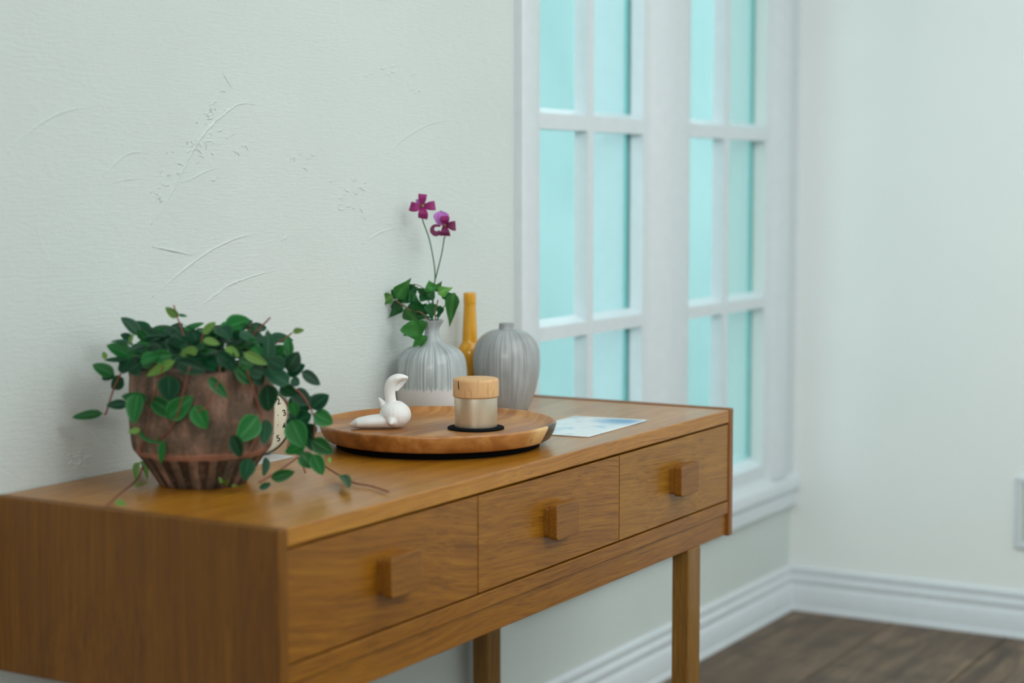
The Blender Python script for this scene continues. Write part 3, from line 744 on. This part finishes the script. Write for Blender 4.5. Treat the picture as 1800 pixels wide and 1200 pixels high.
leaves = [ # x0,y0,x1,y1,width,tone,offset (F: on pot front, T: on table, number: metres nearer)
(400,350,272,280,72,'m',.03),(400,262,330,228,38,'d',0),(530,300,445,190,100,'d',-.02),(640,140,575,92,42,'l',0),(640,130,690,136,14,'m',0),
(670,210,770,178,32,'m',0),(770,225,850,168,44,'l',.02),(770,262,858,288,42,'l',.05),(870,255,948,285,50,'d',.03),(905,290,965,210,58,'d',0),
(1040,212,963,175,24,'m',0),(1110,372,1122,210,66,'d',.06),(1245,217,1305,208,28,'l',0),(1222,348,1215,243,50,'m',.02),(1215,425,1275,325,78,'d',.03),
(1215,445,1312,395,66,'d',.02),(1225,498,1085,415,92,'d',.07),(1290,430,1382,505,60,'d',.02),(1240,535,1340,600,80,'d',.03),(1342,625,1425,545,88,'d',.03),
(1355,650,1455,705,78,'m',.03),(1235,665,1240,745,56,'d',.05),(1235,685,1305,825,104,'m',.06),(1315,815,1200,860,66,'m',.04),(1345,790,1455,860,76,'m',.03),
(1290,860,1350,935,74,'m',.04),(1350,865,1400,975,68,'m',.05),(1105,880,1100,972,46,'d',.06),(1130,992,1252,958,56,'m',.05),(1065,1042,1135,1018,30,'d',.06),
(1500,990,1540,1065,52,'m','T'),(1438,880,1440,912,16,'l',.02),(592,448,590,585,102,'d','F'),(440,385,365,430,84,'d',.09),(495,575,640,668,76,'m','F'),
(585,672,705,565,92,'m','F'),(800,458,897,568,48,'m','F'),(722,610,790,732,78,'m','F'),(1105,498,1122,642,100,'d','F'),(1060,665,955,795,104,'m','F'),
(1105,680,1085,815,76,'d','F'),(918,765,980,885,62,'d','F'),(1015,885,990,1002,72,'d','F'),(436,712,535,803,68,'m','F'),(440,735,378,748,28,'l',.08),
(565,790,545,915,38,'m','F'),(430,540,402,692,88,'m',.10),(478,572,335,560,52,'m',.10),(372,602,268,600,46,'d',.05),(242,648,82,672,46,'m',.02),
(302,445,188,392,62,'m',.03),(300,425,240,470,55,'d',.02),(352,465,280,520,66,'d',.03),(350,440,360,370,60,'d',.05),(625,372,478,452,44,'l','F'),
(610,345,478,355,60,'m',.10),(745,315,636,345,48,'l',.09),(632,378,785,425,74,'d','F'),(850,330,945,415,66,'d',.10),(890,300,968,350,38,'l',.09),
(985,330,1110,392,42,'l',.10),(1200,415,1100,365,80,'d',.08),(940,405,1038,495,66,'m','F'),(1040,430,1095,495,70,'d','F'),(1140,350,1195,290,66,'m',.04),
(745,290,715,205,86,'d',-.01),(540,300,610,235,66,'d',0),(1180,500,1255,560,70,'d',.05),(1240,590,1262,660,60,'m',.06),(1240,700,1345,655,96,'d',.03),
(1350,775,1300,710,80,'d',.02),(862,1062,905,1018,42,'l','T'),(930,1052,982,1030,38,'l','T'),(440,935,412,1002,38,'l','T'),(448,930,478,985,30,'l','T'),
(410,1052,482,1022,38,'l','T'),(308,1128,365,1130,30,'l','T'),(262,360,238,325,30,'l',.03),(372,366,248,370,26,'d',.05),(1235,470,1278,500,50,'d',.03),
(430,330,500,260,70,'d',.0),(470,260,430,205,50,'m',.02),(560,225,535,192,34,'m',0),(380,285,412,228,34,'l',.05),(610,300,690,250,66,'d',0),(690,290,620,300,60,'d',.05),
(830,250,880,300,60,'d',-.02),(950,300,1040,290,60,'d',0),(1060,300,1100,240,60,'d',-.02),(1030,300,1080,350,60,'m',.06),(700,360,800,350,66,'d',.08),(480,300,560,330,60,'d',.06),
(440,380,540,330,66,'m',.10),(860,400,760,370,66,'d',.10),(960,370,1040,400,60,'m',.10),(1180,330,1260,380,60,'d',0),(1130,440,1200,480,66,'d',.05),(1250,600,1300,540,60,'d',0),
(1260,680,1230,630,50,'d',.04),(1280,640,1340,560,60,'d',-.01),(1255,560,1245,650,60,'m',.03),(1320,760,1360,850,56,'d',.01),(1230,800,1300,870,60,'m',.03),(905,330,930,420,60,'d',.09),
(560,400,650,350,50,'d',.10),(1090,440,1000,410,66,'d',.09),(520,350,440,410,60,'m',.10),(1060,270,960,290,50,'m',.03),(640,260,580,290,50,'d',.03),(800,300,720,330,56,'m',.07)]
def res(x_, y_, off):
    if off == 'F': return zp(x_, y_, pot_front(x_))
    if off == 'T': return onz(100+x_/3, 510+y_/3, H+.006)
    if abs(100+x_/3 - 357) < 126 and y_ > 400: return zp(x_, y_, max(off, pot_front(x_)))
    return zp(x_, y_, off)
lw = []
for (a, b_, c__, d__, w_, tn, off) in leaves:
    P0 = res(a, b_, off); P1 = res(c__, d__, off)
    fc_ = None; tl_ = None
    if off == 'F' or (off != 'T' and abs(100+a/3-357) < 122 and b_ > 400):
        fc_ = (Vector((P0.x+P1.x, P0.y+P1.y, 0))/2 - Vector((PC.x, PC.y, 0))).normalized() - FW*.35; tl_ = Vector((RL.gauss(0,.08), RL.gauss(0,.08), .12))
    if off not in ('T', 'F'): P1 = P1 + FLAT*RL.gauss(0, .006)
    if off == 'T': P0.z += .004
    put_leaf(P0, P1, w_/3*ps*1.25, LME[tn+str(RL.randrange(3))], pl, tilt=tl_, face=(Vector((0,0,.35)) - FW) if off == 'T' else fc_); lw.append(P0)
for i in range(110):      # crown fill over the soil, mostly dark
    a = RL.uniform(0, 2*math.pi); r_ = .098*math.sqrt(RL.random()); z_ = RL.uniform(.168, .218) + .010*(1-r_/.1)
    P0 = PC + Vector((r_*math.cos(a), r_*math.sin(a), z_)); dv = Vector((math.cos(a+RL.gauss(0,.7)), math.sin(a+RL.gauss(0,.7)), RL.uniform(-.5, .6))).normalized()
    put_leaf(P0, P0+dv*RL.uniform(.028, .042), RL.uniform(.024, .034), LME[('d' if RL.random() < .72 else 'm')+str(RL.randrange(3))], pl, face=Vector((0,0,1))*.8 - FW*.5)
t = NT('red_stem', .5); t.color(t.mix(t.noise(t.coord(), 60, 2), (118,54,44), (138,78,52))); M['stem'] = t.m
stems = [([(700,330),(660,215),(635,140),(616,78)],.0012,0),([(1000,330),(1035,238),(1080,190),(1126,143)],.0012,0),([(1100,330),(1155,280),(1205,252),(1243,222)],.0011,0),
 ([(420,340),(355,410),(300,520),(262,640),(250,655)],.0013,.03),([(1100,400),(1215,490),(1290,550),(1345,640),(1360,700),(1355,780)],.0013,.03),
 ([(1180,480),(1215,600),(1215,700),(1225,780),(1215,830)],.0010,.04),([(1050,300),(1010,250),(1015,200),(1020,178)],.0010,0),([(770,340),(760,280),(772,225)],.0011,.02),
 ([(560,400),(500,600),(470,760),(440,850)],.0010,'F'),([(700,400),(640,640),(590,740),(530,790)],.0010,'F'),([(1000,420),(1060,600),(1080,700),(1000,880)],.0010,'F'),
 ([(860,400),(850,480),(800,600),(740,640)],.0009,'F')]
for pts, r_, off in stems:
    q = catmull([res(x_, y_, off) for x_, y_ in pts], 5)
    obj('stem', MB().tube(q, r_, 6), M['stem'], pl, smooth=True)
def tb(pts, r_, z_=.004): 
    q = catmull([onz(100+x_/3, 510+y_/3, H+z_ + zz) for x_, y_, zz in pts], 5)
    obj('stem', MB().tube(q, r_, 6), M['stem'], pl, smooth=True)
tb([(265,1135,0),(335,1070,.002),(420,1000,.006),(455,930,.02)], .0013)
tb([(1750,1062,0),(1650,1030,0),(1560,1012,.001),(1430,938,.008),(1310,850,.03)], .0013)
tb([(1310,962,0),(1290,910,.008),(1270,880,.012)], .0013)
tb([(1068,1012,.012),(1150,965,.014),(1215,920,.016),(1272,878,.016)], .0016)

# ------------------------------------------------------------------ leafy sprig and flowers in the bud vase
VD = (V1-_c).dot(FW); vs1 = mm(VD)
def q5(x_, y_, off=0.0): return at(660+x_/7.06, 470+y_/7.06, VD-off)
SB = V1 + Zv*.165
sp_o = empty('leafy_sprig', SB, 'sprig of pointed green leaves in the neck of the flared grey vase', 'foliage')
SM = {'d': leaf_mat('sprig_dark', (18,82,36), (42,112,52), 1.5, .45, .3), 'm': leaf_mat('sprig_mid', (42,110,42), (84,146,70), 1.5, .45, .3), 'l': leaf_mat('sprig_light', (86,148,62), (130,176,96), 1.5, .45, .3)}
SME = {}
for k_, mt in SM.items():
    for q_, (bd_, cp_) in enumerate(((.25, .7), (.12, .9), (-.15, .6))): SME[k_+str(q_)] = leaf_mesh('leaf', mt, 1.6, bd_, cp_, 4, 8, 1)
spr = [(250,385,452,130,125,'m',.01),(215,350,25,465,100,'l',.01),(340,480,150,605,110,'d',.005),(320,440,480,195,150,'d',0),(500,330,400,420,110,'d',0),
 (700,300,660,158,125,'m',.01),(745,300,825,165,66,'m',.0),(775,330,957,240,95,'l',.01),(975,312,915,738,118,'m',.01),(820,375,1000,320,70,'d',.005),(540,350,720,390,130,'d',.0),
 (400,480,690,560,170,'d',-.005),(430,600,690,610,90,'d',0),(360,510,560,700,130,'m',.015),(450,650,540,935,225,'m',.03),(640,850,400,1100,105,'m',.035),(462,775,352,842,90,'d',-.01),
 (700,440,690,640,120,'d',0),(800,470,790,640,66,'d',0),(480,220,420,300,90,'d',-.01),(600,260,560,360,110,'d',.005),(220,420,330,540,110,'d',0),(200,350,300,300,90,'d',.0),
 (640,360,740,250,110,'d',.01),(290,300,370,420,130,'d',.005),(440,300,520,240,80,'d',-.005),(560,560,640,440,120,'d',-.008),(740,600,810,610,40,'m',0)]
for a, b_, c__, d__, w_, tn, off in spr:
    put_leaf(q5(a, b_, off), q5(c__, d__, off+RL.gauss(0, .005)), w_/7.06*vs1*1.55, SME[tn+str(RL.randrange(3))], sp_o)
brown = plain('brown_vine', (112,84,62), .7)
for pts, off, r_, mt in (([(240,395),(310,450),(400,512),(470,548),(540,550),(600,585),(640,640),(650,690)], .022, .0011, brown), ([(775,400),(760,470),(735,530),(742,600),(750,660),(745,740)], .018, .0012, brown),
                ([(440,210),(520,215),(600,260),(680,330)], .006, .0008, brown), ([(890,440),(840,500),(790,570),(765,660)], .004, .0009, SM['d']),
                ([(700,660),(690,520),(650,400),(600,330)], 0, .0011, SM['d']), ([(690,660),(560,560),(400,500),(300,430)], 0, .0011, SM['d'])):
    obj('stem', MB().tube(catmull([q5(x_, y_, off if y_ < 640 else min(off, .018)) for x_, y_ in pts], 5), r_, 6), mt, sp_o, smooth=True)

def petal_mat(name, c0, c1):
    t = NT(name, .6); tc = t.n('ShaderNodeTexCoord'); f1 = t.noise(t.coord((14, 2, 2)), 1, 3)
    t.color(t.mix(f1, c0, c1)); return t.m
PM = petal_mat('magenta_petal', (112,10,80), (158,26,116)); PV = petal_mat('violet_petal', (150,70,170), (196,130,200)); PK = petal_mat('dark_petal', (84,8,56), (124,16,84))
def petal(pts, wid, mat, parent, name='petal', fold=.3, face=None):
    """ribbon petal along a 3-D line, broad at the end"""
    m_ = MB(); q = catmull(pts, 5); n = len(q); wv = interp(wid, n); vs = []; fs = []
    nrm = -FW if face is None else face
    for k_, p in enumerate(q):
        tg = (q[min(k_+1, n-1)]-q[max(k_-1, 0)]).normalized()
        sd = tg.cross(nrm); sd = sd.normalized() if sd.length > .05 else RT
        for i in range(5):
            s_ = i/2-1; vs.append(p + sd*wv[k_]*s_*.60 + nrm*(abs(s_)**1.5)*wv[k_]*fold*.35)
        for i in range(5):
            s_ = i/2-1; vs.append(p + sd*wv[k_]*s_*.60 + nrm*(abs(s_)**1.5)*wv[k_]*fold*.35 - nrm*.0007)
    for k_ in range(n-1):
        for i in range(4):
            a = k_*10+i; fs.append((a, a+1, a+11, a+10)); b__ = a+5; fs.append((b__+1, b__, b__+10, b__+11))
        a = k_*10; fs.append((a+5, a, a+10, a+15)); fs.append((a+4, a+9, a+19, a+14))
    for a in (0, (n-1)*10):
        for i in range(4): fs.append((a+i, a+i+5, a+i+6, a+i+1))
    return obj(name, m_.add(vs, fs), mat, parent, smooth=True)
def q7(x_, y_, off=0.0): return at(700+x_/12, 330+y_/12, VD-off)
k12 = vs1/12
base_in = V1 + Zv*.13
def flower(cen, lab, stem):
    o = empty('clematis_flower', base_in + RT*random.uniform(-.004, .004), lab, 'flower')
    obj('flower_stem', MB().tube(catmull(stem, 6), .0012, 7), plain('flower_stem_green', (52,92,58), .5), o, smooth=True)
    return o
s3_ = lambda x_, y_, off=0.0: at(640+x_/3.75, 320+y_/3.75, VD-off)
f1o = flower(None, 'upper left magenta four-petalled clematis flower on a thin green stem in the grey vase',
    [q7(510,420,-.004), s3_(385,245,-.003), s3_(428,370), s3_(455,500), s3_(468,620), s3_(452,760), s3_(450,900), base_in])
petal([q7(520,350,.002), q7(515,250,.005), q7(512,190,.006), q7(520,132,.002)], [60*k12, 130*k12, 150*k12, 150*k12], PM, f1o)
petal([q7(500,385,.002), q7(400,400,.006), q7(330,405,.006), q7(248,385,.001)], [70*k12, 150*k12, 170*k12, 165*k12], PM, f1o)
petal([q7(540,385,.002), q7(620,385,.005), q7(700,380,.006), q7(780,372,.002)], [70*k12, 130*k12, 160*k12, 165*k12], PM, f1o)
petal([q7(515,400,.002), q7(520,490,.007), q7(525,570,.007), q7(515,650,.001)], [70*k12, 150*k12, 180*k12, 165*k12], PM, f1o)
petal([q7(470,340,-.003), q7(420,290,-.001), q7(400,240,-.002)], [50*k12, 70*k12, 60*k12], PV, f1o)
gold = plain('gold_centre', (150,98,20), .7)
m = MB()
for i in range(14):
    a = i*2.4; r_ = .0035*math.sqrt(i/14)
    c0 = q7(510, 375, .003) + RT*r_*math.cos(a) + UP*r_*math.sin(a); m.tube([c0, c0 - FW*.004 + RT*r_*.3*math.cos(a) + UP*r_*.3*math.sin(a)], [.0009, .0007], 5)
obj('flower_centre', m, gold, f1o, smooth=True)
f2o = flower(None, 'lower right magenta clematis flower with violet bell back and curled petals, in the grey vase',
    [q7(900,480,-.004), q7(985,1000,-.012), s3_(528,370,-.006), s3_(512,470), s3_(480,600), s3_(462,680), s3_(455,800), s3_(452,900), base_in + RT*.003])
petal([q7(975,800,.002), q7(985,880,.008), q7(990,950,.009), q7(990,1015,.004)], [70*k12, 130*k12, 170*k12, 185*k12], PK, f2o)
petal([q7(1010,790,.002), q7(1080,790,.006), q7(1150,800,.007), q7(1212,800,.002)], [60*k12, 120*k12, 170*k12, 170*k12], PK, f2o)
petal([q7(985,770,.002), q7(985,700,.009), q7(985,640,.010), q7(985,590,.004)], [80*k12, 150*k12, 170*k12, 120*k12], PM, f2o)
# curled side petal: a small scroll
sc_ = [q7(890+0, 800, .003)] + [q7(803+88*math.cos(R(a)), 880-88*math.sin(R(a)), .004) for a in (60, 100, 150, 200, 250, 300, 340)]
petal(sc_, [40*k12]+[34*k12, 46*k12, 66*k12, 84*k12, 92*k12, 84*k12, 60*k12], PK, f2o, fold=.1)
for xo, xo2, w_ in ((850, 800, 90), (930, 900, 110), (1000, 1010, 100)):
    petal([q7(900, 505, -.003), q7(xo2, 590, .003), q7(xo-10, 690, .004), q7(xo+25, 800, .002)], [40*k12, w_*k12, (w_+10)*k12, 50*k12], PV, f2o)
m = MB()
for i in range(12):
    a = i*2.4; r_ = .0032*math.sqrt(i/12)
    c0 = q7(985, 800, .004) + RT*r_*math.cos(a) + UP*r_*math.sin(a); m.tube([c0, c0 - FW*.004], [.0009, .0007], 5)
obj('flower_centre', m, gold, f2o, smooth=True)
